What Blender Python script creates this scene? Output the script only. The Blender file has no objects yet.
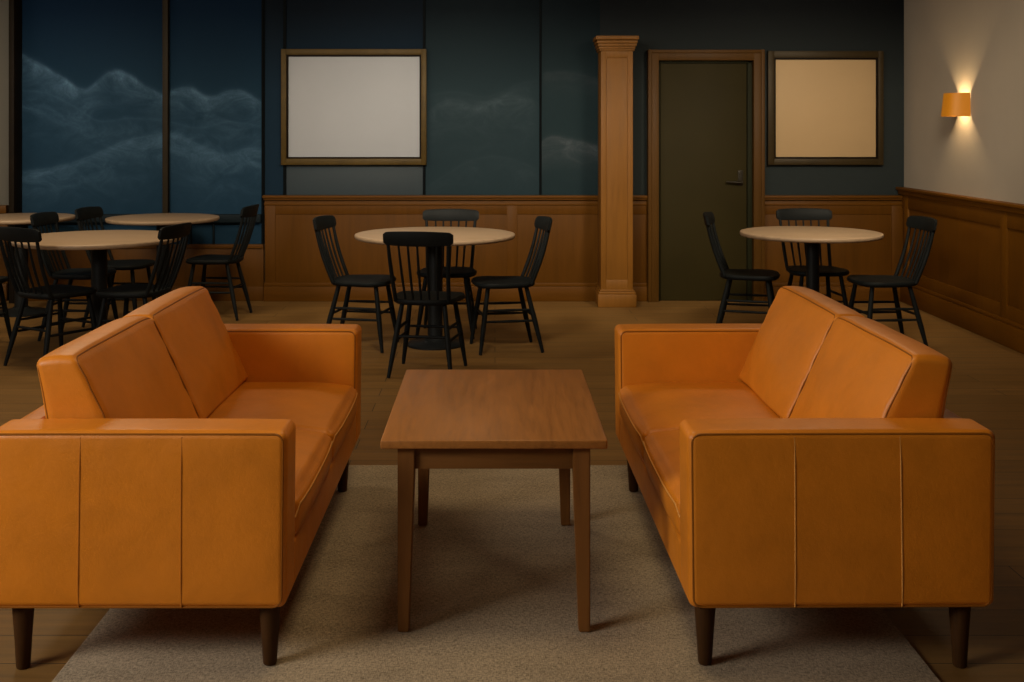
import bpy, bmesh, math, random
from mathutils import Vector, Matrix, noise
random.seed(7)
PI = math.pi
sc = bpy.context.scene
COL = sc.collection
F, CX, CY, H = 1130.0, 495.0, 128.0, 1.45      # focal length in px, principal point, eye height

# ------------------------------------------------------------------ camera
cam = bpy.data.cameras.new('camera'); camo = bpy.data.objects.new('camera', cam); COL.objects.link(camo)
cam.sensor_width = 36; cam.lens = F / 1024 * 36
cam.shift_x = (512 - CX) / 1024; cam.shift_y = (CY - 341) / 1024
camo.location = (0, 0, H); camo.rotation_euler = (PI / 2, 0, 0)
cam.clip_start = .05
sc.camera = camo
sc.view_settings.view_transform = 'Standard'; sc.view_settings.look = 'None'
sc.view_settings.exposure = 0.0; sc.view_settings.gamma = 1.0
sc.view_settings.use_curve_mapping = False

# ------------------------------------------------------------------ node helpers
class NT:
    def __init__(s, name):
        s.m = bpy.data.materials.new(name); s.m.use_nodes = True
        s.t = s.m.node_tree; s.t.nodes.clear()
        s.out = s.t.nodes.new('ShaderNodeOutputMaterial')
        s.b = s.t.nodes.new('ShaderNodeBsdfPrincipled')
        s.t.links.new(s.b.outputs[0], s.out.inputs[0])
    def n(s, typ, **kw):
        x = s.t.nodes.new(typ)
        for k, v in kw.items(): setattr(x, k, v)
        return x
    def put(s, sock, v):
        if hasattr(v, 'is_output'): s.t.links.new(v, sock)
        elif v is not None:
            sock.default_value = v
    def math(s, op, a, b=None, c=None, clamp=False):
        x = s.n('ShaderNodeMath', operation=op, use_clamp=clamp)
        s.put(x.inputs[0], a)
        if b is not None: s.put(x.inputs[1], b)
        if c is not None: s.put(x.inputs[2], c)
        return x.outputs[0]
    def coord(s, scale=(1, 1, 1), rot=(0, 0, 0), gen='Object'):
        tc = s.n('ShaderNodeTexCoord'); mp = s.n('ShaderNodeMapping')
        s.t.links.new(tc.outputs[gen], mp.inputs[0])
        mp.inputs['Scale'].default_value = scale; mp.inputs['Rotation'].default_value = rot
        return mp.outputs[0]
    def noise(s, vec, scale, detail=4, rough=.55, dist=0):
        x = s.n('ShaderNodeTexNoise'); s.put(x.inputs['Vector'], vec)
        x.inputs['Scale'].default_value = scale; x.inputs['Detail'].default_value = detail
        x.inputs['Roughness'].default_value = rough; x.inputs['Distortion'].default_value = dist
        return x.outputs[0]
    def ramp(s, fac, stops):
        x = s.n('ShaderNodeValToRGB'); s.put(x.inputs[0], fac)
        e = x.color_ramp.elements
        while len(e) < len(stops): e.new(.5)
        for i, (p, c) in enumerate(stops):
            e[i].position = p; e[i].color = (*c, 1) if len(c) == 3 else c
        return x.outputs[0]
    def mix(s, fac, a, b, mode='MIX'):
        x = s.n('ShaderNodeMix', data_type='RGBA', blend_type=mode)
        s.put(x.inputs[0], fac)
        s.put(x.inputs[6], (*a, 1) if isinstance(a, tuple) and len(a) == 3 else a)
        s.put(x.inputs[7], (*b, 1) if isinstance(b, tuple) and len(b) == 3 else b)
        return x.outputs[2]
    def bump(s, h, strength=.3, dist=.01, prev=None):
        x = s.n('ShaderNodeBump'); s.put(x.inputs['Height'], h)
        x.inputs['Strength'].default_value = strength; x.inputs['Distance'].default_value = dist
        if prev is not None: s.put(x.inputs['Normal'], prev)
        return x.outputs[0]
    def set(s, **kw):
        for k, v in kw.items():
            k = k.replace('_', ' ')
            s.put(s.b.inputs[k], (*v, 1) if isinstance(v, tuple) and len(v) == 3 else v)
        return s.m

def srgb(r, g, b):
    f = lambda c: ((c / 255 + .055) / 1.055) ** 2.4 if c > 10 else c / 255 / 12.92
    return (f(r), f(g), f(b))

def k(c, f): return tuple(x * f for x in c)

def wood(name, c, axis='x', scale=1.0, rough=.5, contrast=.35, fine=1.0, spec=.3):
    m = NT(name)
    a = {'x': (1.2, 14, 14), 'y': (14, 1.2, 14), 'z': (14, 14, 1.2)}[axis]
    a = tuple(v * scale for v in a)
    v = m.coord(a)
    g1 = m.noise(v, 1.0, 5, .6, 1.2)
    g2 = m.noise(v, 5.0 * fine, 3, .6, .2)
    f = m.math('MULTIPLY_ADD', g2, .45, m.math('MULTIPLY', g1, .6), clamp=True)
    col = m.ramp(f, [(.28, k(c, 1 - contrast)), (.5, c), (.75, k(c, 1 + contrast * .8))])
    bm_ = m.bump(g2, .08, .002)
    return m.set(Base_Color=col, Roughness=m.math('MULTIPLY_ADD', g2, .15, rough - .07), Normal=bm_, Specular_IOR_Level=spec)

def plain(name, c, rough=.5, metal=0.0, var=.12, scale=6, spec=.3):
    m = NT(name)
    n = m.noise(m.coord(), scale, 4)
    col = m.ramp(n, [(.3, k(c, 1 - var)), (.7, k(c, 1 + var))])
    return m.set(Base_Color=col, Roughness=rough, Metallic=metal, Specular_IOR_Level=spec)

M = {}
# leather
def leather(name, c):
    m = NT(name)
    v = m.coord()
    n1 = m.noise(v, 5, 5, .6, .3); n2 = m.noise(v, 260, 2); n3 = m.noise(v, 14, 6, .65)
    vo = m.n('ShaderNodeTexVoronoi'); m.put(vo.inputs['Vector'], v); vo.inputs['Scale'].default_value = 330
    col = m.ramp(n1, [(.25, k(c, .84)), (.5, c), (.75, k(c, 1.12))])
    b = m.bump(vo.outputs[0], .10, .0015)
    b = m.bump(n3, .18, .012, b)
    return m.set(Base_Color=col, Roughness=m.math('MULTIPLY_ADD', n3, .22, .33), Normal=b, Specular_IOR_Level=.38)
LEA = (0.622, 0.1985, 0.0115)
M['leather'] = leather('tan_leather', LEA)
M['piping'] = plain('piping_leather', k(LEA, .42), .5)
M['stitch'] = plain('seam_leather', k(LEA, .62), .6)
M['stitch_light'] = plain('pale_seam_leather', (.62, .28, .06), .6)
M['sofa_leg'] = wood('dark_walnut', (.048, .020, .006), 'z', 1.5, .5, spec=.12)
M['table_top'] = wood('walnut_top', (.30, .115, .024), 'y', 1.0, .42, .36)
M['table_wood'] = wood('walnut', (.165, .065, .014), 'z', 1.0, .45, .3)
M['apron_wood'] = wood('walnut_apron', (.15, .060, .013), 'x', 1.0, .45, .3)
M['oak_top'] = wood('oak_top', (0.3239, 0.2214, 0.1379), 'x', .9, .45, .22)
M['oak_edge'] = wood('oak_edge', (.34, .19, .075), 'x', .9, .5, .22)
M['black'] = plain('black_lacquer', (.007, .008, .008), .55, 0, .2, 9, .1)
M['black_metal'] = plain('black_metal', (.008, .009, .009), .5, .1, .15, 9, .2)
WA = (0.08918, 0.03286, 0.002575)
M['wain'] = wood('wainscot_oak', WA, 'z', .55, .5, .22, spec=.12)
M['wain_h'] = wood('wainscot_oak_rail', k(WA, 1.06), 'x', .6, .48, .22, spec=.12)
M['wain_y'] = wood('wainscot_oak_side', (0.14, 0.05082, 0.0025), 'y', .6, .5, .22, spec=.12)
M['wain_side'] = wood('wainscot_oak_side_panel', (0.132, 0.0484, 0.0024), 'z', .55, .5, .22, spec=.12)
M['column'] = wood('column_oak', (0.1755, 0.07055, 0.00943), 'z', .6, .48, .22, spec=.2)
M['casing'] = wood('casing_oak', (.070, .030, .0042), 'z', .6, .48, .22, spec=.12)
M['door'] = plain('door_olive', (0.02645, 0.01947, 0.00504), .6, 0, .07, 3, .1)
M['jamb'] = plain('jamb_green', (.014, .014, .005), .6, 0, .1, 3, .1)
M['handle'] = plain('dark_bronze', (.02, .015, .008), .5, .4, .1)
M['frame_bronze'] = plain('frame_bronze', (.070, .042, .008), .5, .1, .18, 12, .2)
M['frame_dark'] = plain('frame_dark_bronze', (.034, .021, .006), .5, .1, .15, 12, .2)
M['gap_shade'] = plain('frame_gap_shade', (.008, .004, .002), .6, 0, .1, 6, .1)
M['board'] = plain('pale_board', (0.385, 0.3969, 0.4346), .6, 0, .03, 2)
M['board_cream'] = plain('cream_board', (0.462, 0.3105, 0.1598), .6, 0, .03, 2)
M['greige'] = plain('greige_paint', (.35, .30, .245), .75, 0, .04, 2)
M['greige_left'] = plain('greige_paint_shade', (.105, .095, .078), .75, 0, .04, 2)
M['post'] = plain('dark_brown_post', (.010, .006, .0025), .6, 0, .2, 5, .1)
M['post_brown'] = plain('bronze_post', (.022, .015, .007), .55, 0, .15, 5, .15)
M['groove'] = plain('dark_groove', (.004, .0055, .0065), .7, 0, .1, 6, .05)
M['trim_light'] = plain('groove_edge', (.09, .10, .085), .5)
M['ceil'] = plain('ceiling_paint', (.40, .36, .30), .8, 0, .03)
M['grey_panel'] = plain('grey_panel', (.0254, .0377, .0475), .6, 0, .08, 3)
M['sill'] = plain('dark_blue_rail', (.006, .011, .015), .6, 0, .1, 6, .1)

# floor planks, running across the room
def floor_mat():
    m = NT('plank_floor')
    v = m.coord((1, 1, 1))
    br = m.n('ShaderNodeTexBrick', offset=.37, squash=1)
    m.put(br.inputs['Vector'], v)
    br.inputs['Color1'].default_value = (.25, .25, .25, 1); br.inputs['Color2'].default_value = (.75, .75, .75, 1)
    br.inputs['Mortar'].default_value = (0, 0, 0, 1)
    br.inputs['Scale'].default_value = 1; br.inputs['Mortar Size'].default_value = .0022
    br.inputs['Brick Width'].default_value = 1.7; br.inputs['Row Height'].default_value = .17
    br.inputs['Mortar Smooth'].default_value = .3
    g = m.noise(m.coord((1.3, 16, 1)), 1.6, 6, .62, .8)
    g2 = m.noise(m.coord((2, 40, 1)), 3, 3)
    c = (.196, .102, .030)
    col = m.ramp(g, [(.25, k(c, .72)), (.5, c), (.75, k(c, 1.28))])
    bw = m.n('ShaderNodeRGBToBW'); m.put(bw.inputs[0], br.outputs['Color'])
    tint = m.math('MULTIPLY_ADD', bw.outputs[0], .42, .76)
    col = m.mix(1.0, col, m.ramp(tint, [(0, (0, 0, 0)), (1, (1, 1, 1))]), 'MULTIPLY')
    col = m.mix(br.outputs['Fac'], col, (.03, .02, .012))
    b = m.bump(m.math('SUBTRACT', g2, br.outputs['Fac']), .12, .003)
    return m.set(Base_Color=col, Roughness=m.math('MULTIPLY_ADD', g, .2, .42), Normal=b, Specular_IOR_Level=.15)
M['floor'] = floor_mat()

def rug_mat():
    m = NT('woven_rug')
    w1 = m.noise(m.coord((60, 400, 1)), 1, 3, .6); w2 = m.noise(m.coord((400, 60, 1)), 1, 3, .6)
    n = m.noise(m.coord(), 120, 4, .7); big = m.noise(m.coord((3, 9, 1)), 1, 4)
    f = m.math('MULTIPLY_ADD', m.math('ADD', w1, w2), .34, m.math('MULTIPLY', n, .34))
    f = m.math('MULTIPLY_ADD', big, .12, m.math('SUBTRACT', f, .06))
    c = (.305, .242, .168)
    col = m.ramp(f, [(.38, k(c, .40)), (.5, c), (.62, k(c, 1.6))])
    return m.set(Base_Color=col, Roughness=.95, Normal=m.bump(f, .6, .006), Specular_IOR_Level=.1)
M['rug'] = rug_mat()

# mural: painted hills and clouds on a dark blue ground
def mural(name, top, low, ridges, tint, wob=.035):
    m = NT(name)
    tc = m.n('ShaderNodeTexCoord'); sp = m.n('ShaderNodeSeparateXYZ'); m.t.links.new(tc.outputs['Object'], sp.inputs[0])
    X, Z = sp.outputs[0], sp.outputs[2]
    fl = m.coord((1, 0, 1))
    cloth = m.noise(fl, 9, 6, .65, .5); sc1 = m.noise(m.coord((1.6, 0, 2.6), (0, .35, 0)), 2.2, 9, .68, 1.1)
    fine = m.noise(fl, 60, 3, .6)
    top_shade = m.math('DIVIDE', m.math('SUBTRACT', Z, 1.75), .70, clamp=True)  # shade towards the wall top, put into the mural colour
    col = m.mix(top_shade, low, top)
    col = m.mix(m.math('MULTIPLY', cloth, .35), col, k(low, .55))
    for pts, depth, amp, soft in ridges:
        xs = [(p[0] - CX) / 118.95 for p in pts]; zs = [H - (p[1] - CY) / 118.95 for p in pts]
        x0, x1 = xs[0], xs[-1]
        u = m.math('DIVIDE', m.math('SUBTRACT', X, x0), x1 - x0)
        fc = m.n('ShaderNodeFloatCurve'); m.put(fc.inputs['Value'], u)
        cv = fc.mapping.curves[0]
        for i, (x, z) in enumerate(zip(xs, zs)):
            px = ((x - x0) / (x1 - x0), z / 3.0)
            if i < 1: cv.points[0].location = px
            elif i == len(xs) - 1: cv.points[-1].location = px
            else: cv.points.new(*px)
        fc.mapping.update()
        h = m.math('MULTIPLY', fc.outputs[0], 3.0)
        h = m.math('ADD', h, m.math('MULTIPLY', m.math('SUBTRACT', sc1, .5), wob))
        d = m.math('SUBTRACT', h, Z)
        on = m.math('DIVIDE', d, soft, clamp=True)
        fall = m.math('POWER', 2.718, m.math('MULTIPLY', m.math('MAXIMUM', d, 0), -1 / depth))
        inside = m.math('MULTIPLY', m.math('GREATER_THAN', u, 0), m.math('LESS_THAN', u, 1))
        edge = m.math('MULTIPLY', m.math('MULTIPLY', u, 12, clamp=True), m.math('MULTIPLY', m.math('SUBTRACT', 1, u), 12, clamp=True)) if pts[0][0] > 300 else 1.0
        tex = m.math('MULTIPLY_ADD', m.math('POWER', sc1, 3.0), 6.0, .08)
        tex = m.math('MULTIPLY', tex, m.math('MULTIPLY_ADD', fine, .8, .6))
        f = m.math('MULTIPLY', m.math('MULTIPLY', on, fall), m.math('MULTIPLY', tex, amp))
        line = m.math('MULTIPLY', m.math('POWER', 2.718, m.math('MULTIPLY', m.math('ABSOLUTE', d), -1 / .014)), m.math('MULTIPLY', m.math('POWER', cloth, 1.5), amp * 1.5))
        f = m.math('ADD', f, line)
        f = m.math('MULTIPLY', m.math('MULTIPLY', f, inside), edge, clamp=True)
        col = m.mix(f, col, tint)
    return m.set(Base_Color=col, Roughness=.75, Specular_IOR_Level=.12, Normal=m.bump(fine, .05, .002))
R_left = [
    ([(10, 48), (40, 64), (62, 77), (85, 89), (98, 80), (108, 73), (118, 71), (130, 75), (147, 87), (165, 94), (176, 89), (192, 88), (209, 97), (228, 91), (245, 92), (256, 99), (275, 112)], .14, .62, .02),
    ([(10, 92), (40, 92), (70, 104), (100, 121), (130, 118), (165, 121), (200, 128), (230, 122), (275, 132)], .25, .28, .12),
    ([(10, 172), (60, 166), (100, 152), (125, 141), (163, 134), (178, 134), (192, 141), (208, 149), (224, 153), (245, 149), (275, 147)], .16, .45, .025),
]
R_right = [
    ([(424, 98), (440, 93), (460, 92), (485, 97), (520, 84), (541, 80)], .10, .14, .05),
    ([(424, 118), (440, 103), (458, 100), (475, 106), (495, 99), (512, 96), (528, 98), (541, 106)], .20, .26, .03),
    ([(424, 190), (450, 172), (480, 158), (505, 158), (541, 172)], .12, .15, .08),
]
R_end = [
    ([(540, 75), (552, 73), (570, 73), (590, 77), (604, 82)], .07, .26, .04),
    ([(535, 152), (545, 139), (556, 137), (572, 140), (590, 144), (610, 148)], .10, .60, .02),
]
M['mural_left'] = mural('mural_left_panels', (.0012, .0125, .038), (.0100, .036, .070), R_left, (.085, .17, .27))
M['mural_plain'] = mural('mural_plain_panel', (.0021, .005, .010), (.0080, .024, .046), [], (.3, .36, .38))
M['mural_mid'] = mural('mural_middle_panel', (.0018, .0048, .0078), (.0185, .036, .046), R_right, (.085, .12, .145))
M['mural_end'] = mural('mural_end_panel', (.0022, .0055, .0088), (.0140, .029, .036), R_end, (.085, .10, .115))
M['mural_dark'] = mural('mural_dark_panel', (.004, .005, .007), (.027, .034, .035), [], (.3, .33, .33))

def emis(name, c, s, base=(.8, .6, .3)):
    m = NT(name)
    return m.set(Base_Color=base, Emission_Color=c, Emission_Strength=s, Roughness=.6)
M['shade'] = emis('lit_amber_shade', (.80, .25, .001), .27, (.30, .11, .003))
M['bulb'] = emis('lit_bulb', (1, .72, .36), 6)

# ------------------------------------------------------------------ mesh helpers
def obj(name, bm, mat, parent=None, smooth=40, loc=None):
    me = bpy.data.meshes.new(name)
    bmesh.ops.recalc_face_normals(bm, faces=bm.faces)
    bm.to_mesh(me); bm.free()
    me.materials.append(mat if not isinstance(mat, str) else M[mat])
    if smooth:
        for p in me.polygons: p.use_smooth = True
        me.set_sharp_from_angle(angle=math.radians(smooth))
    o = bpy.data.objects.new(name, me); COL.objects.link(o)
    if parent is not None: o.parent = parent
    if loc: o.location = loc
    return o

def tag(o, label=None, cat=None, group=None, kind=None):
    if label: o['label'] = label
    if cat: o['category'] = cat
    if group: o['group'] = group
    if kind: o['kind'] = kind
    return o

def thing(name, label, cat, loc=(0, 0, 0), rz=0, group=None, kind=None):
    o = bpy.data.objects.new(name, None); COL.objects.link(o)
    o.location = loc; o.rotation_euler = (0, 0, rz); o.empty_display_size = .1
    return tag(o, label, cat, group, kind)

def dup(root, loc, rz, label, group=None):
    r = root.copy(); COL.objects.link(r); r.location = loc; r.rotation_euler = (0, 0, rz)
    r['label'] = label
    if group: r['group'] = group
    for ch in list(root.children):
        c = ch.copy(); COL.objects.link(c); c.parent = r
        for g in ch.children:
            d = g.copy(); COL.objects.link(d); d.parent = c
    return r

def box(bm, x0, x1, y0, y1, z0, z1, bev=0.0, seg=2):
    r = bmesh.ops.create_cube(bm, size=1)
    vs = r['verts']
    for v in vs:
        v.co = Vector((x0 if v.co.x < 0 else x1, y0 if v.co.y < 0 else y1, z0 if v.co.z < 0 else z1))
    if bev:
        es = list({e for v in vs for e in v.link_edges})
        bmesh.ops.bevel(bm, geom=es, offset=bev, segments=seg, affect='EDGES', profile=.5)

def B(*boxes, bev=.004):
    bm = bmesh.new()
    for b in boxes: box(bm, *b[:6], bev=b[6] if len(b) > 6 else bev)
    return bm

def tube(bm, pts, rad, n=8, closed=False):
    pts = [Vector(p) for p in pts]; N = len(pts)
    if not hasattr(rad, '__len__'): rad = [rad] * N
    rings = []; up = None
    for i, p in enumerate(pts):
        a = pts[(i - 1) % N] if closed or i > 0 else p
        b = pts[(i + 1) % N] if closed or i < N - 1 else p
        t = (b - a).normalized()
        if up is None:
            up = Vector((0, 0, 1)) if abs(t.z) < .9 else Vector((1, 0, 0))
        up = (up - t * up.dot(t)).normalized(); w = t.cross(up)
        rings.append([bm.verts.new(p + (up * math.cos(2 * PI * j / n) + w * math.sin(2 * PI * j / n)) * rad[i]) for j in range(n)])
    for i in range(N if closed else N - 1):
        A, Bq = rings[i], rings[(i + 1) % N]
        for j in range(n):
            bm.faces.new((A[j], A[(j + 1) % n], Bq[(j + 1) % n], Bq[j]))
    if not closed:
        bm.faces.new(rings[0][::-1]); bm.faces.new(rings[-1])

def lathe(bm, prof, n=48, c=(0, 0)):
    rings = []
    for r, z in prof:
        rings.append([bm.verts.new((c[0] + r * math.cos(2 * PI * j / n), c[1] + r * math.sin(2 * PI * j / n), z)) for j in range(n)])
    for A, Bq in zip(rings, rings[1:]):
        for j in range(n): bm.faces.new((A[j], A[(j + 1) % n], Bq[(j + 1) % n], Bq[j]))
    bm.faces.new(rings[0][::-1]); bm.faces.new(rings[-1])

def rbox(bm, lo, hi, r, fn=None, m=(14, 14, 8), kk=4):
    """rounded box; fn(p, u) moves each point (u in -1..1 per axis)"""
    lo = Vector(lo); hi = Vector(hi); c = (lo + hi) / 2; h = (hi - lo) / 2
    ax = []
    for i in range(3):
        L = [-h[i] + r * (1 - math.tan(PI / 4 * (1 - q / kk))) for q in range(kk)]
        mid = [-(h[i] - r) + 2 * (h[i] - r) * q / m[i] for q in range(m[i] + 1)]
        ax.append(L + mid + [-x for x in reversed(L)])
    n = [len(a) - 1 for a in ax]; vd = {}
    def V(i, j, q):
        if (i, j, q) in vd: return vd[(i, j, q)]
        p = Vector((ax[0][i], ax[1][j], ax[2][q]))
        u = Vector((p[a] / h[a] for a in range(3)))
        cl = Vector((max(-(h[a] - r), min(h[a] - r, p[a])) for a in range(3)))
        d = p - cl
        if d.length > 1e-9: p = cl + d.normalized() * r
        if fn: p = fn(p, u, h)
        vd[(i, j, q)] = bm.verts.new(p + c); return vd[(i, j, q)]
    for s in (0, n[0]):
        for j in range(n[1]):
            for q in range(n[2]): bm.faces.new((V(s, j, q), V(s, j + 1, q), V(s, j + 1, q + 1), V(s, j, q + 1)))
    for s in (0, n[1]):
        for i in range(n[0]):
            for q in range(n[2]): bm.faces.new((V(i, s, q), V(i + 1, s, q), V(i + 1, s, q + 1), V(i, s, q + 1)))
    for s in (0, n[2]):
        for i in range(n[0]):
            for j in range(n[1]): bm.faces.new((V(i, j, s), V(i + 1, j, s), V(i + 1, j + 1, s), V(i, j + 1, s)))

def rrect(a0, a1, b0, b1, r, n=5):
    """rounded rectangle outline in 2D"""
    out = []
    for cx, cy, t0 in ((a1 - r, b1 - r, 0), (a0 + r, b1 - r, PI / 2), (a0 + r, b0 + r, PI), (a1 - r, b0 + r, 1.5 * PI)):
        for i in range(n + 1):
            t = t0 + PI / 2 * i / n; out.append((cx + r * math.cos(t), cy + r * math.sin(t)))
    return out

def dens(pts, step=.03, closed=True):
    out = []; N = len(pts)
    for i in range(N if closed else N - 1):
        a, b = Vector(pts[i]), Vector(pts[(i + 1) % N]); q = max(1, int((b - a).length / step))
        out += [a.lerp(b, t / q) for t in range(q)]
    if not closed: out.append(Vector(pts[-1]))
    return out

# ------------------------------------------------------------------ room shell
YW = 9.5; XR = 3.44; SW = F / YW
wx = lambda px: (px - CX) / SW
wz = lambda py: H - (py - CY) / SW
ZC = 2.85
def struct(name, bm, mat, label, cat, parent=None, smooth=40):
    o = obj(name, bm, mat, parent, smooth)
    return tag(o, label, cat, None, 'structure') if parent is None else o

struct('floor', B((-5.4, 3.6, -2.2, 9.8, -.1, 0), bev=0), 'floor', 'brown wood plank floor of the whole room', 'floor')
struct('ceiling', B((-5.4, 3.6, -2.2, 9.8, ZC, ZC + .1), bev=0), 'ceil', 'plain ceiling above the room', 'ceiling')
struct('wall_right', B((XR, XR + .15, -2.2, YW + .15, 0, ZC), bev=0), 'greige', 'greige painted side wall carrying the lit sconce', 'wall')
struct('wall_front', B((-5.35, XR, -2.35, -2.2, 0, ZC), bev=0), 'greige', 'greige wall of the room opposite the mural', 'wall')
struct('wall_left', B((-5.35, -5.2, -2.2, YW + .15, 0, ZC), bev=0), 'greige', 'greige painted wall on the daylight side', 'wall')
# back wall: one wall with its mural panels as parts
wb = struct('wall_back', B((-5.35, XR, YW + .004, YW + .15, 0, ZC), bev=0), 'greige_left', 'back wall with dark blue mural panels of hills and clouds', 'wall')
def panel(px0, px1, z0, z1, mat, y=YW):
    bm = B((wx(px0), wx(px1), y, y + .02, z0, z1), bev=.0015)
    struct('mural_panel', bm, mat, '', '', wb, 30)
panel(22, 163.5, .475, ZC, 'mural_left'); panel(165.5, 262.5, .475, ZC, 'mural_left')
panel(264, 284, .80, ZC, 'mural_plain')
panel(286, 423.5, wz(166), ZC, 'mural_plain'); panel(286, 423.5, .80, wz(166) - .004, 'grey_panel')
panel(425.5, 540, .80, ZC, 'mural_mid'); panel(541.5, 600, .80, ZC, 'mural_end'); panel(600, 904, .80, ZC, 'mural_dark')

# uprights between the mural panels
def post(n, px0, px1, z0, z1, y0, mat, label):
    struct('trim_%d' % n, B(((px0 - CX) / (F / y0), (px1 - CX) / (F / y0), y0, YW + .01, z0, z1), bev=.003), mat, label, 'trim')
post(1, 8.6, 13.9, 0, ZC, YW - .16, 'post', 'wide dark brown post at the edge of the blue mural')
post(2, 162.3, 167.8, .475, ZC, YW - .05, 'post_brown', 'slim bronze upright splitting the blue mural hills')
bm = B((wx(261.8), wx(263.4), YW - .015, YW + .01, .475, ZC), (wx(263.6), wx(265), YW - .008, YW + .01, .475, ZC), bev=.002)
struct('trim_3', bm, 'groove', 'thin dark upright above the end of the wooden wainscot', 'trim')
struct('trim_4', B((wx(283.2), wx(286.4), YW - .008, YW + .01, .8, ZC), bev=.002), 'groove', 'dark seam behind the near edge of the pale framed board', 'trim')
struct('trim_5', B((wx(422.8), wx(425.6), YW - .010, YW + .01, .8, ZC), bev=.003), 'groove', 'dark seam beside the bronze framed white board', 'trim')
struct('trim_6', B((wx(539.2), wx(541.6), YW - .010, YW + .01, .8, ZC), bev=.003), 'groove', 'dark seam in the mural nearest the wooden column', 'trim')
# lower part of the mural bay: dark rail, short battens and low wooden base
struct('trim_7', B((wx(22.5), wx(262), YW - .06, YW + .01, wz(222), wz(214)), (wx(190), wx(192), YW - .02, YW, .475, wz(222)), (wx(213), wx(215), YW - .02, YW, .475, wz(222)), bev=.003),
       'sill', 'dark rail crossing the blue mural behind the tables', 'trim')
struct('trim_8', B((wx(22.5), wx(264), YW - .02, YW + .01, 0, .475), (wx(22.5), wx(264), YW - .035, YW, .44, .475), (wx(22.5), wx(264), YW - .035, YW, 0, .12)), 'wain', 'low brown wooden base under the mural', 'trim')
struct('trim_9', B((-5.2, wx(9), YW - .03, YW + .01, 0, wz(213)), (-5.2, wx(9), YW - .06, YW, wz(213), wz(205)), (-5.2, wx(9), YW - .05, YW, 0, .15)), 'wain', 'wooden wainscot beyond the dark post', 'trim')

# back wainscot
def wains(n, x0, x1, stiles, label):
    zt = wz(195)
    t = thing('trim_%d' % n, label, 'wainscot', kind='structure')
    bm = B((x0, x1, YW - .035, YW + .01, 0, zt - .02), *[(s, s + .085, YW - .0435, YW - .03, .14, zt - .055) for s in stiles], (x0, x1, YW - .042, YW - .03, zt - .16, zt - .05), bev=.003)
    obj('panel', bm, 'wain', t)
    obj('cap_rail', B((x0 - .012, x1, YW - .075, YW, zt - .022, zt), (x0 - .006, x1, YW - .06, YW, zt - .04, zt - .022), (x0 - .004, x1, YW - .05, YW, zt - .085, zt - .062), bev=.005), 'wain_h', t)
    obj('base_rail', B((x0 - .006, x1, YW - .06, YW, 0, .125), (x0 - .004, x1, YW - .052, YW, .125, .155), bev=.005), 'wain_h', t)
wains(10, wx(265.5), wx(651), [wx(266), wx(507)], 'oak wainscot along the back wall between mural bay and door')
wains(11, wx(758), XR - .006, [XR - .12], 'oak wainscot under the dark framed cream board')
# right wainscot
t = thing('trim_12', 'brown wood wainscot along the side wall below the sconce', 'wainscot', kind='structure')
zr = .955
ys = [(-2.2 + .1, -2.0), (.6, .7), (2.95, 3.05), (5.25, 5.35), (7.52, 7.62), (9.32, 9.42)]
bm = B((XR - .02, XR, -2.2, YW - .002, 0, zr - .02), *[(XR - .0355, XR - .01, a, b, .14, zr - .055) for a, b in ys],
       (XR - .034, XR - .01, -2.2, YW - .002, zr - .17, zr - .05), (XR - .034, XR - .01, -2.2, YW - .002, .14, .27), bev=.004)
obj('panel', bm, 'wain_side', t)
obj('cap_rail', B((XR - .075, XR, -2.2, YW - .002, zr - .024, zr), (XR - .055, XR, -2.2, YW - .002, zr - .06, zr - .024), bev=.006), 'wain_y', t)
obj('base_rail', B((XR - .055, XR, -2.2, YW - .002, 0, .15), (XR - .045, XR, -2.2, YW - .002, .15, .18), bev=.006), 'wain_y', t)

# column
SC = F / 9.15
cxx = lambda px: (px - CX) / SC
cz = lambda py: H - (py - CY) / SC
t = thing('column', 'tall square oak column with moulded cap standing beside the green door', 'column', (0, 0, 0), kind='structure')
x0, x1, yf = cxx(601), cxx(633), 9.15
obj('shaft', B((x0 + .008, x1 - .008, yf + .008, 9.42, .1, cz(48)), (x0, x0 + .045, yf, 9.42, .1, cz(48)), (x1 - .045, x1, yf, 9.42, .1, cz(48)),
               (x0 + .002, x1 - .002, yf + .0015, 9.42, .12, .22), (x0 + .002, x1 - .002, yf + .0015, 9.42, cz(58), cz(48)), bev=.004), 'column', t)
def steps(rows):
    bm = bmesh.new()
    for z0, z1, e in rows: box(bm, x0 - e, x1 + e, yf - e, 9.42, z0, z1, bev=.005)
    return bm
obj('capital', steps([(cz(51), cz(49), .012), (cz(49), cz(46.5), .018), (cz(46.5), cz(43.5), .026), (cz(43.5), cz(40.5), .034), (cz(40), cz(36), .044)]), 'column', t)
obj('plinth', steps([(0, cz(294), .026), (cz(294), cz(291.5), .020), (cz(291.5), cz(289.5), .010)]), 'column', t)

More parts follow.
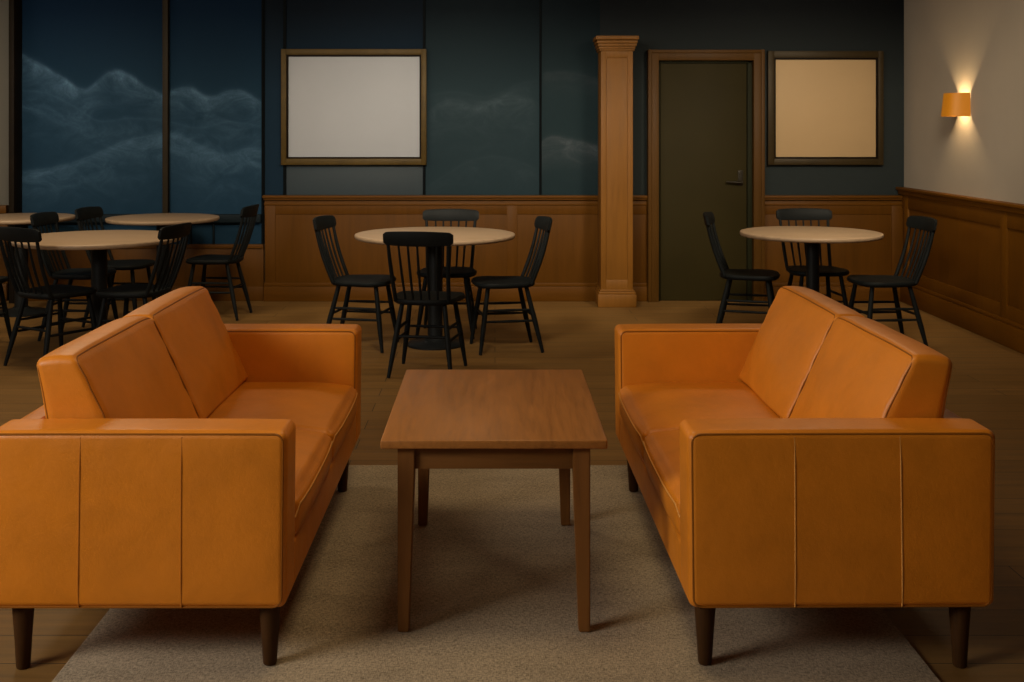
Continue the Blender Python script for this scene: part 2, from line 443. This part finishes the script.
# door
d = thing('door_1', 'olive green door in an oak casing with dark lever handle', 'door', kind='structure')
xa, xb, zd = wx(657.5), wx(751.5), wz(61)
obj('backing', B((xa - .02, xb + .02, YW - .006, YW + .01, 0, zd + .02), bev=.001), 'groove', d)
obj('slab', B((xa + .02, xb - .045, YW - .018, YW - .004, .004, zd - .022), bev=.003), 'door', d)
obj('jamb', B((xa, xa + .016, YW - .03, YW, 0, zd), (xb - .04, xb, YW - .03, YW, 0, zd), (xa, xb, YW - .03, YW, zd - .018, zd), bev=.002), 'jamb', d)
w = .081
obj('casing', B((xa - w, xa, YW - .085, YW, 0, zd + w), (xb, xb + w, YW - .085, YW, 0, zd + w), (xa - w + .002, xb + w - .002, YW - .0835, YW, zd, zd + w - .002),
                (xa - w - .01, xa - w + .02, YW - .095, YW, 0, zd + w + .01), (xb + w - .02, xb + w + .01, YW - .095, YW, 0, zd + w + .01), (xa - w - .008, xb + w + .008, YW - .0935, YW, zd + w - .02, zd + w + .0085), bev=.005), 'casing', d)
hb = bmesh.new(); hx, hz = wx(740), wz(182)
box(hb, hx - .022, hx + .022, YW - .026, YW - .014, hz - .03, hz + .10, .005)
tube(hb, [(hx, YW - .02, hz), (hx, YW - .06, hz)], .010, 10)
tube(hb, [(hx + .008, YW - .06, hz), (hx - .05, YW - .064, hz), (hx - .125, YW - .058, hz + .004)], [.012, .010, .008], 10)
tube(hb, [(hx, YW - .02, hz + .07), (hx, YW - .036, hz + .07)], .014, 12)
obj('handle', hb, 'handle', d)

# framed boards
def framed(name, px0, px1, py0, py1, ix0, ix1, iy0, iy1, fm, bmtl, label):
    yb = YW - .012; sf = F / (YW - .05)
    X = lambda p: (p - CX) / sf; Z = lambda p: H - (p - CY) / sf
    a0, a1, b0, b1 = X(px0), X(px1), Z(py1), Z(py0); c0, c1, d0, d1 = X(ix0), X(ix1), Z(iy1), Z(iy0)
    g = .014
    t = thing(name, label, 'framed board', ((a0 + a1) / 2, yb, b0))
    ox, oz = (a0 + a1) / 2, b0
    def LB(*bs, bev=.004): return B(*[(b[0] - ox, b[1] - ox, b[2] - yb, b[3] - yb, b[4] - oz, b[5] - oz) for b in bs], bev=bev)
    e0, e1, f0, f1 = c0 - g, c1 + g, d0 - g, d1 + g
    yf = yb - .045
    obj('frame', LB((a0, e0, yf, yb, b0, b1), (e1, a1, yf, yb, b0, b1), (e0 - .002, e1 + .002, yf, yb, f1, b1), (e0 - .002, e1 + .002, yf, yb, b0, f0)), fm, t)
    obj('shadow_gap', LB((e0, c0, yf + .012, yb - .002, f0, f1), (c1, e1, yf + .012, yb - .002, f0, f1), (c0, c1, yf + .012, yb - .002, d1, f1), (c0, c1, yf + .012, yb - .002, f0, d0), bev=.001), 'gap_shade', t)  # near-black strips stand in for shade in the gap round the board
    obj('board', LB((c0, c1, yb - .02, yb - .004, d0, d1), bev=.001), bmtl, t)
framed('framed_board', 281, 426.5, 49, 165, 288, 419.5, 56.5, 157, 'frame_bronze', 'board', 'wide blank white board in bronze frame above the long wainscot')
framed('framed_board', 768, 883.5, 51, 165, 776, 876.5, 59.5, 157, 'frame_dark', 'board_cream', 'blank cream board in dark frame between green door and corner')

# wall sconce
ys0, ys1, zs0, zs1 = 8.19, 8.37, 1.535, 1.705
yc = (ys0 + ys1) / 2
t = thing('wall_sconce', 'small lit amber half drum sconce on the greige side wall', 'wall lamp', (XR, yc, zs0))
def halfdrum(bm, w0, p0, w1, p1, h, th=.004, n=20):
    rings = []
    for z, w, p in ((0, w0, p0), (h, w1, p1), (h, w1 - th, p1 - th), (0, w0 - th, p0 - th)):
        ring = []
        for i in range(n + 1):
            a = PI * i / n
            ca, sa = math.cos(a), math.sin(a)
            sx = abs(sa) ** .6; sy = math.copysign(abs(ca) ** .6, ca)
            ring.append(bm.verts.new((-.004 - p * sx, w * sy, z)))
        rings.append(ring)
    for q in range(4):
        A, C = rings[q], rings[(q + 1) % 4]
        for i in range(n): bm.faces.new((A[i], A[i + 1], C[i + 1], C[i]))
bm = bmesh.new(); halfdrum(bm, .118, .150, .108, .132, zs1 - zs0)
obj('lamp_shade', bm, 'shade', t, 60)
obj('back_plate', B((-.012, -.001, -.04, .04, .03, .14), bev=.003), 'frame_bronze', t)
bm = bmesh.new(); tube(bm, [(-.01, 0, .085), (-.07, 0, .085)], .008, 10); 
obj('arm', bm, 'frame_bronze', t)
bm = bmesh.new(); bmesh.ops.create_uvsphere(bm, u_segments=16, v_segments=10, radius=.022, matrix=Matrix.Translation((-.078, 0, .085)))
obj('bulb', bm, 'bulb', t)

# ------------------------------------------------------------------ rug
bm = bmesh.new(); rbox(bm, (-1.155, 1.9, 0.0005), (1.161, 4.83, .010), .004, m=(8, 8, 1), kk=2)
tag(obj('rug', bm, 'rug'), 'large flat woven beige rug under the coffee table', 'rug')

# ------------------------------------------------------------------ sofas
def sofa(sx, origin, rz, label, D=.80, back=0):
    """local: x=0 front plane, -x towards the back (times sx), y from near arm (0) to far arm (L), z up"""
    L, A = 1.69, .15
    t = thing('sofa', label, 'sofa', origin, rz)
    X = lambda a, b: (min(-a * sx * -1 * -1, -b * sx), max(-a * sx, -b * sx))
    def bx(d0, d1): 
        a, b = -d0 * sx, -d1 * sx
        return min(a, b), max(a, b)
    puff_n = lambda u, e=2: max(0, 1 - abs(u) ** e)
    # base rail
    bm = bmesh.new(); a, b = bx(.006, D - .02); rbox(bm, (a, A - .01, .178), (b, L - A + .01, .31), .015, m=(6, 16, 3), kk=3)
    obj('base', bm, 'leather', t)
    # back rest panel
    bm = bmesh.new(); a, b = bx(D - .085, D); rbox(bm, (a, A - .01, .178), (b, L - A + .01, .632), .022, m=(2, 16, 8), kk=4)
    obj('back_panel', bm, 'leather', t)
    # arms
    for side, y0 in ((-1, 0), (1, L - A)):
        zt = .645 if side < 0 else .64
        def fn(p, u, h, side=side):
            q = p.copy()
            q.y += math.copysign(.006, p.y) * puff_n(u.x, 6) * puff_n(u.z, 6) if abs(u.y) > .95 else 0
            q.x *= 1 - .012 * (1 - u.z) / 2
            q.z += .003 * puff_n(u.x, 4) * (1 if u.z > .9 else 0)
            return q
        bm = bmesh.new(); a, b = bx(0, D); rbox(bm, (a, y0, .175), (b, y0 + A, zt), .022, fn, m=(26, 3, 14), kk=5)
        arm = obj('arm', bm, 'leather', t)
        # piping loops round both faces of the arm
        for yy in (y0 + .003, y0 + A - .003):
            bm = bmesh.new()
            pts = dens([Vector((x, yy, z)) for x, z in rrect(a + .012, b - .012, .175 + .006, zt - .0065, .024)], .04)
            cxm, hx_ = (a + b) / 2, (b - a) / 2
            pts = [Vector((cxm + (p.x - cxm) * (1 - .012 * (zt - p.z) / (zt - .175)), p.y, p.z)) for p in pts]
            tube(bm, pts, .0032, 6, True)
            obj('piping', bm, 'piping', arm)
        # two upright seams on each face
        for fr in ((.35, .69) if sx > 0 else (.345, .69)):
            for yy, sg in (((y0 - .0058, -1),) if side < 0 else ((y0 + A + .0058, 1),)):
                xx = -sx * D * fr
                pts = [(xx + sx * .006 * i / 12 * (1 if fr > .5 else .3), yy + (.0055 * sg * -1 if i in (0, 12) else (.0022 * sg * -1 if i in (1, 11) else 0)), .182 + (zt - .195) * i / 12) for i in range(13)]
                bm = bmesh.new(); tube(bm, pts, .0021, 6)
                obj('seam', bm, 'stitch' if sx > 0 else 'stitch_light', arm)
    # seat cushions
    W = (L - 2 * A) / 2
    for i in range(2):
        y0 = A + i * W
        def fn(p, u, h):
            q = p.copy()
            if u.z > 0: q.z += .016 * puff_n(u.x, 2.5) * puff_n(u.y, 2.5) * u.z
            fr = u.x * sx                      # +1 = front
            if fr > 0: q.x += sx * .014 * fr * puff_n(u.y, 3) * puff_n(u.z, 2)
            if fr > .5 and u.z > .0: q.z -= .014 * (fr - .5) * 2 * u.z
            return q
        bm = bmesh.new(); a, b = bx(.002, .56 + back); rbox(bm, (a, y0 + .002, .30), (b, y0 + W - .002, .436), .032, fn, m=(16, 18, 4), kk=4)
        c = obj('seat_cushion', bm, 'leather', t)
        bm = bmesh.new()
        pts = []
        for q in range(25):
            uy = -.985 + 1.97 * q / 24
            e = max(0, (abs(uy) - .9) / .085)
            pts.append((sx * (-.0015 + .011 * puff_n(uy, 3) - .006 * e * e), y0 + W / 2 + uy * (W / 2 - .002), .395 - .03 * e * e))
        tube(bm, pts, .0028, 6)
        obj('piping', bm, 'stitch_light', c)
    # back cushions: leaning, boxed, piped
    lf, lb = .47, .16; zb, ztp = .44, .814
    for i in range(2):
        y0 = A + i * W + .003; y1 = y0 + W - .006
        if i == 1: y1 += .03
        rnd = random.Random(i + (3 if sx > 0 else 9))
        seedv = Vector((rnd.random() * 9, rnd.random() * 9, 0))
        def shp(p, u, h, y0=y0, seedv=seedv):
            q = p.copy()
            fr = u.x * sx
            if fr > 0: q.x += sx * (.026 * puff_n(u.y, 2.4) * puff_n(u.z, 2.4)) * fr
            else: q.x -= sx * .012 * puff_n(u.y, 2) * puff_n(u.z, 2) * -fr
            if u.z > 0: q.z += .006 * puff_n(u.y, 4) * u.z - .010 * (1 if fr < 0 else 0) * -fr * u.z
            # soft creases at the ends
            e = max(0, (abs(u.y) - .72) / .28) if abs(u.y) < .99 else 0
            if fr > .3: q.x += sx * .0018 * e * math.sin(u.z * 13 + 2 * math.sin(u.y * 9)) * fr
            q.x += sx * .004 * noise.noise(Vector((u.y * 1.5, u.z * 1.5, 0)) + seedv)
            q.x += sx * (lb + (lf - lb) * (fr + 1) / 2) * ((ztp - zb) / 2 - q.z)
            return q
        bm = bmesh.new(); a, b = bx(.612 + back, .735 + back)
        rbox(bm, (a, y0, zb), (b, y1, ztp), .023, shp, m=(5, 22, 14), kk=4)
        c = obj('back_cushion', bm, 'leather', t)
        ce = Vector(((a + b) / 2, (y0 + y1) / 2, (zb + ztp) / 2)); hh = Vector(((b - a) / 2, (y1 - y0) / 2, (ztp - zb) / 2))
        for sgn in (1, -1):
            xl = sgn * sx * (hh.x - .0085)
            loop = dens([Vector((xl, y, z)) for y, z in rrect(-hh.y + .0065, hh.y - .0065, -hh.z + .0065, hh.z - .0065, .022)], .03)
            bm = bmesh.new(); tube(bm, [shp(p, Vector((sgn * sx * .94, p.y / hh.y, p.z / hh.z)), hh) + ce for p in loop], .0027, 6, True)
            obj('piping', bm, 'piping', c)
    # legs
    for dx, dy, z0 in ((.055, .048, .0115), (D - .082, .048, .001), (.055, L - .20, .0115), (D - .082, L - .20, .001)):
        bm = bmesh.new()
        cx_, cy_ = -sx * dx, dy
        lathe(bm, [(.0165, z0), (.0185, z0 + .004), (.0225, .08), (.0285, .165), (.0295, .185)], 24, (cx_, cy_))
        obj('leg', bm, 'sofa_leg', t)
    return t
sofa(1, (-.55, 2.99, 0), 0, 'tan leather two seat sofa with its near arm cut by the picture edge')
sofa(-1, (.510, 2.99, 0), math.radians(.6), 'tan leather two seat sofa on the side of the wall sconce', .825, .042)

# ------------------------------------------------------------------ coffee table
t = thing('coffee_table', 'low rectangular walnut coffee table with tapered legs on the rug', 'coffee table', (-.003, 3.67, 0))
zt = .566; hy = .47; hx_ = .322
bm = bmesh.new(); box(bm, -hx_, hx_, -hy, hy, zt - .026, zt, .005, 3)
obj('tabletop', bm, 'table_top', t)
for (a0, a1, b0, b1) in ((-.25, .25, -hy + .035, -hy + .055), (-.25, .25, hy - .055, hy - .035)):
    obj('apron', B((a0, a1, b0, b1, zt - .092, zt - .024), bev=.002), 'apron_wood', t)
for s in (-1, 1):
    obj('apron', B((s * .262 - .01, s * .262 + .01, -hy + .04, hy - .04, zt - .092, zt - .024), bev=.002), 'apron_wood', t)
for s in (-1, 1):
    for q in (-1, 1):
        bm = bmesh.new()
        prev = None; rows = []
        for z, wd in ((zt - .025, .050), (zt - .10, .049), (.0115, .033)):
            xo = s * .275; yo = q * (hy - .022)
            xi = xo - s * wd; yi = yo - q * wd
            rows.append([bm.verts.new(p) for p in ((xo, yo, z), (xi, yo, z), (xi, yi, z), (xo, yi, z))])
        for A_, B_ in zip(rows, rows[1:]):
            for j in range(4): bm.faces.new((A_[j], A_[(j + 1) % 4], B_[(j + 1) % 4], B_[j]))
        bm.faces.new(rows[0]); bm.faces.new(rows[-1][::-1])
        bmesh.ops.bevel(bm, geom=[e for e in bm.edges], offset=.003, segments=2, affect='EDGES')
        obj('leg', bm, 'table_wood', t)

# ------------------------------------------------------------------ cafe tables
def cafe_table(x, y, dia, zt, label, base=.22, px=0.0, post_r=.05):
    t = thing('cafe_table', label, 'table', (x, y, 0), 0, None)
    R = dia / 2
    bm = bmesh.new(); lathe(bm, [(R - .022, zt - .032), (R - .006, zt - .028), (R, zt - .018), (R, zt - .008), (R - .003, zt - .002), (R - .010, zt)], 80)
    obj('tabletop', bm, 'oak_top', t, 50)
    bm = bmesh.new(); lathe(bm, [(post_r, .02), (post_r, zt - .05)], 32, (px, 0))
    lathe(bm, [(.17, zt - .045), (.17, zt - .034)], 32)
    obj('pedestal', bm, 'black_metal', t)
    bm = bmesh.new(); lathe(bm, [(base, .001), (base, .012), (base - .012, .020), (.08, .030), (post_r + .01, .05)], 48, (px, 0))
    obj('base_plate', bm, 'black_metal', t)
    return t
cafe_table(-.400, 7.55, 1.07, .745, 'round oak table with four black chairs in front of the wainscot', .19)
cafe_table(2.150, 7.70, .945, .742, 'round oak table with three black chairs beside the green door', .135, .015, .044)
cafe_table(-2.580, 7.34, 1.05, .742, 'round oak table with black pedestal behind the sofa cut by the picture edge', .165, .01)
cafe_table(-2.600, 8.85, .86, .752, 'small round oak table against the bronze mural upright', .165)
cafe_table(-3.710, 8.85, .80, .757, 'round oak table beside the wide dark brown post', .20)

# ------------------------------------------------------------------ chairs
def spindle(bm, a, b, r0, rm, r1, n=8, bow=0):
    a, b = Vector(a), Vector(b); pts = []; rr = []
    for i in range(9):
        u = i / 8; p = a.lerp(b, u); p.y -= bow * math.sin(PI * u)
        pts.append(p); rr.append(r0 + (rm - r0) * min(1, u / .45) if u < .45 else rm + (r1 - rm) * (u - .45) / .55)
    tube(bm, pts, rr, n)

def make_chair(label):
    t = thing('spindle_chair', label, 'chair')
    # saddle seat
    bm = bmesh.new(); n, rn = 40, 8
    def outline(a):
        c, s = math.cos(a), math.sin(a)
        w = .208 if s > 0 else .195
        x = w * math.copysign(abs(c) ** .62, c); y = (.205 if s > 0 else .20) * math.copysign(abs(s) ** .62, s)
        return x * (1 + .05 * y / .2), y
    def ztop(x, y):
        r2 = (x / .17) ** 2 + ((y + .03) / .15) ** 2
        return .455 - .010 * math.exp(-r2) - (.008 * max(0, (y - .12) / .09) ** 2)
    rows = []
    for sc_, f in ((.0, 'c'), (.25, 't'), (.5, 't'), (.75, 't'), (.9, 't'), (.97, 't'), (1.0, 'm'), (.985, 'l'), (.93, 'b'), (.5, 'b')):
        ring = []
        for j in range(n):
            x, y = outline(2 * PI * j / n); x *= max(sc_, .02); y *= max(sc_, .02)
            z = ztop(x, y)
            if f == 'm': z -= .010
            if f == 'l': z = .428
            if f == 'b': z = .420
            ring.append(bm.verts.new((x, y, z)))
        rows.append(ring)
    for A_, B_ in zip(rows, rows[1:]):
        for j in range(n): bm.faces.new((A_[j], A_[(j + 1) % n], B_[(j + 1) % n], B_[j]))
    bm.faces.new(rows[0]); bm.faces.new(rows[-1][::-1])
    obj('seat', bm, 'black', t, 50)
    # legs
    top = {(s, q): Vector((s * (.135 if q > 0 else .125), q * .125, .43)) for s in (-1, 1) for q in (-1, 1)}
    foot = {(s, q): Vector((s * (.195 if q > 0 else .185), .185 if q > 0 else -.225, .0015)) for s in (-1, 1) for q in (-1, 1)}
    for key in top:
        bm = bmesh.new(); spindle(bm, foot[key], top[key], .0105, .0175, .0135, 10)
        obj('leg', bm, 'black', t)
    def at(key, z):
        a, b = foot[key], top[key]; u = (z - a.z) / (b.z - a.z); return a.lerp(b, u)
    for s in (-1, 1):
        for z in (.205, .275):
            bm = bmesh.new(); spindle(bm, at((s, -1), z), at((s, 1), z), .007, .0095, .007)
            obj('stretcher', bm, 'black', t)
    for q, z in ((1, .24), (-1, .235)):
        bm = bmesh.new(); spindle(bm, at((-1, q), z), at((1, q), z), .007, .0095, .007)
        obj('stretcher', bm, 'black', t)
    # back
    cur = lambda x: -.262 - .030 * (1 - (x / .2) ** 2)      # bowed crest line
    for s in (-1, 1):
        bm = bmesh.new(); spindle(bm, (s * .158, -.155, .44), (s * .178, cur(.178), .80), .0125, .0125, .0100, 10, .012)
        obj('back_post', bm, 'black', t)
    for x in (-.096, -.048, 0, .048, .096):
        bm = bmesh.new(); spindle(bm, (x, -.165 - .012 * (1 - (x / .1) ** 2), .44), (x * 1.18, cur(x * 1.18), .80), .0065, .0085, .006, 8, .010)
        obj('spindle', bm, 'black', t)
    bm = bmesh.new(); secs = []; N = 24
    for i in range(N + 1):
        x = -.205 + .41 * i / N; e = abs(x) / .205
        yc_ = cur(x); lowz = .772 + .006 * e ** 2; hiz = .860 - .008 * e ** 2 - (.012 * max(0, (e - .88) / .12) ** 2)
        if e > .93: lowz += .012 * ((e - .93) / .07) ** 2
        th = .011 if e < .95 else .009
        ring = []
        for (dy, z) in ((-th + .003, lowz), (th - .003, lowz), (th, lowz + .006), (th, hiz - .008), (th - .004, hiz), (-th + .004, hiz), (-th, hiz - .008), (-th, lowz + .006)):
            ring.append(bm.verts.new((x, yc_ + dy - (z - .80) * .22, z)))
        secs.append(ring)
    for A_, B_ in zip(secs, secs[1:]):
        for j in range(8): bm.faces.new((A_[j], A_[(j + 1) % 8], B_[(j + 1) % 8], B_[j]))
    bm.faces.new(secs[0][::-1]); bm.faces.new(secs[-1])
    obj('crest_rail', bm, 'black', t)
    return t
G = 'black spindle back chairs around the round tables'
# x, y of the seat centre; heading in degrees clockwise from straight away from the camera
CH = [
    (-0.4, 6.74, 9, 'black spindle chair with its back to the coffee table'),
    (-0.875, 7.5, 100, 'black spindle chair just behind the far arm of the sofa cut by the picture edge'),
    (0.055, 7.43, -100, 'black spindle chair between the four chair table and the oak column'),
    (-0.335, 7.95, 183, 'black spindle chair against the wainscot behind the four chair round table'),
    (1.755, 7.8, 106, 'black spindle chair standing in front of the green door'),
    (2.275, 8.02, 178, 'black spindle chair behind the round table below the cream board'),
    (2.565, 7.48, -94, 'black spindle chair close to the wall with the lit sconce'),
    (-2.71, 6.98, 32, 'large black spindle chair in front of the round table nearest the picture edge'),
    (-2.755, 8.38, 96, 'black spindle chair tucked between two round tables under the mural hills'),
    (-2.235, 7.02, -80, 'black spindle chair with its crest overlapping the round table right behind the sofa'),
    (-2.15, 8.7, -86, 'black spindle chair beside the end of the wainscot under the mural'),
    (-2.87, 7.86, 92, 'black spindle chair mostly hidden behind the round table at the picture edge'),
    (-3.46, 7.45, 0, 'black spindle chair cut off by the picture edge, only a seat corner showing'),
]
ch0 = None
for x, y, hd, lab in CH:
    rz = -math.radians(hd)
    if ch0 is None:
        ch0 = make_chair(lab); ch0.location = (x, y, 0); ch0.rotation_euler = (0, 0, rz); ch0['group'] = G
    else:
        dup(ch0, (x, y, 0), rz, lab, G)

# ------------------------------------------------------------------ light
w = bpy.data.worlds.new('daylight'); sc.world = w; w.use_nodes = True
bg = w.node_tree.nodes['Background']; bg.inputs[0].default_value = (.80, .90, 1.0, 1); bg.inputs[1].default_value = .10

def area(name, loc, target, size, power, color, sy=None, spread=180):
    l = bpy.data.lights.new(name, 'AREA'); l.energy = power; l.color = color
    l.shape = 'RECTANGLE'; l.size = size; l.size_y = sy or size; l.spread = math.radians(spread)
    o = bpy.data.objects.new(name, l); COL.objects.link(o); o.location = loc
    o.rotation_euler = (Vector(target) - Vector(loc)).to_track_quat('-Z', 'Y').to_euler()
    return o
def spot(name, loc, target, power, color, ang, blend=.5, rad=.05):
    l = bpy.data.lights.new(name, 'SPOT'); l.energy = power; l.color = color
    l.spot_size = math.radians(ang); l.spot_blend = blend; l.shadow_soft_size = rad
    o = bpy.data.objects.new(name, l); COL.objects.link(o); o.location = loc
    o.rotation_euler = (Vector(target) - Vector(loc)).to_track_quat('-Z', 'Y').to_euler()
    return o
area('unseen_left_daylight', (-4.4, .9, 2.35), (-.2, 3.0, .3), 1.8, 76, (.96, .90, .80), .9)  # daylight from the left, source unseen, no window built
area('unseen_left_daylight', (-3.5, 1.0, 2.7), (-.3, 3.2, .3), 1.6, 89, (.96, .90, .80), 1.0)  # second unseen area light, added inside the room for steeper shadows
area('unseen_left_daylight', (-5.1, 7.2, 1.75), (0, 7.2, .9), 2.2, 11, (1.0, .90, .75), 1.5)  # weak unseen fill added along the left wall, no window there
area('ceiling_lamp_lounge', (0, 3.4, ZC - .03), (0, 3.4, 0), .7, 17, (1, .76, .42), .7)
for x, p in ((-2.6, 35), (-.3, 6), (2.0, 14)):
    area('ceiling_lamp', (x, 6.95, ZC - .05), (x, 7.15, 0), .7, p, (1, .80, .52), .7)
for x, tx, p, ang, c in ((-3.9, -4.1, 390, 60, (1, .88, .68)), (-.3, -.3, 780, 66, (1, .88, .68)), (2.3, 2.3, 650, 66, (1, .86, .64))):
    spot('added_wall_spot', (x, 5.4, ZC - .05), (tx, YW, .9 if x < -3 else .75), p, c, ang, 1, .35)  # unseen spots added to brighten the back wall
spot('sconce_up', (XR - .06, yc, zs0 + .07), (XR - .03, yc, zs0 + .60), 40.0, (1, .70, .34), 125, 1, .02)
spot('sconce_down', (XR - .06, yc, zs0 + .10), (XR - .03, yc, zs0 - .45), 40.0, (1, .70, .34), 120, 1, .02)
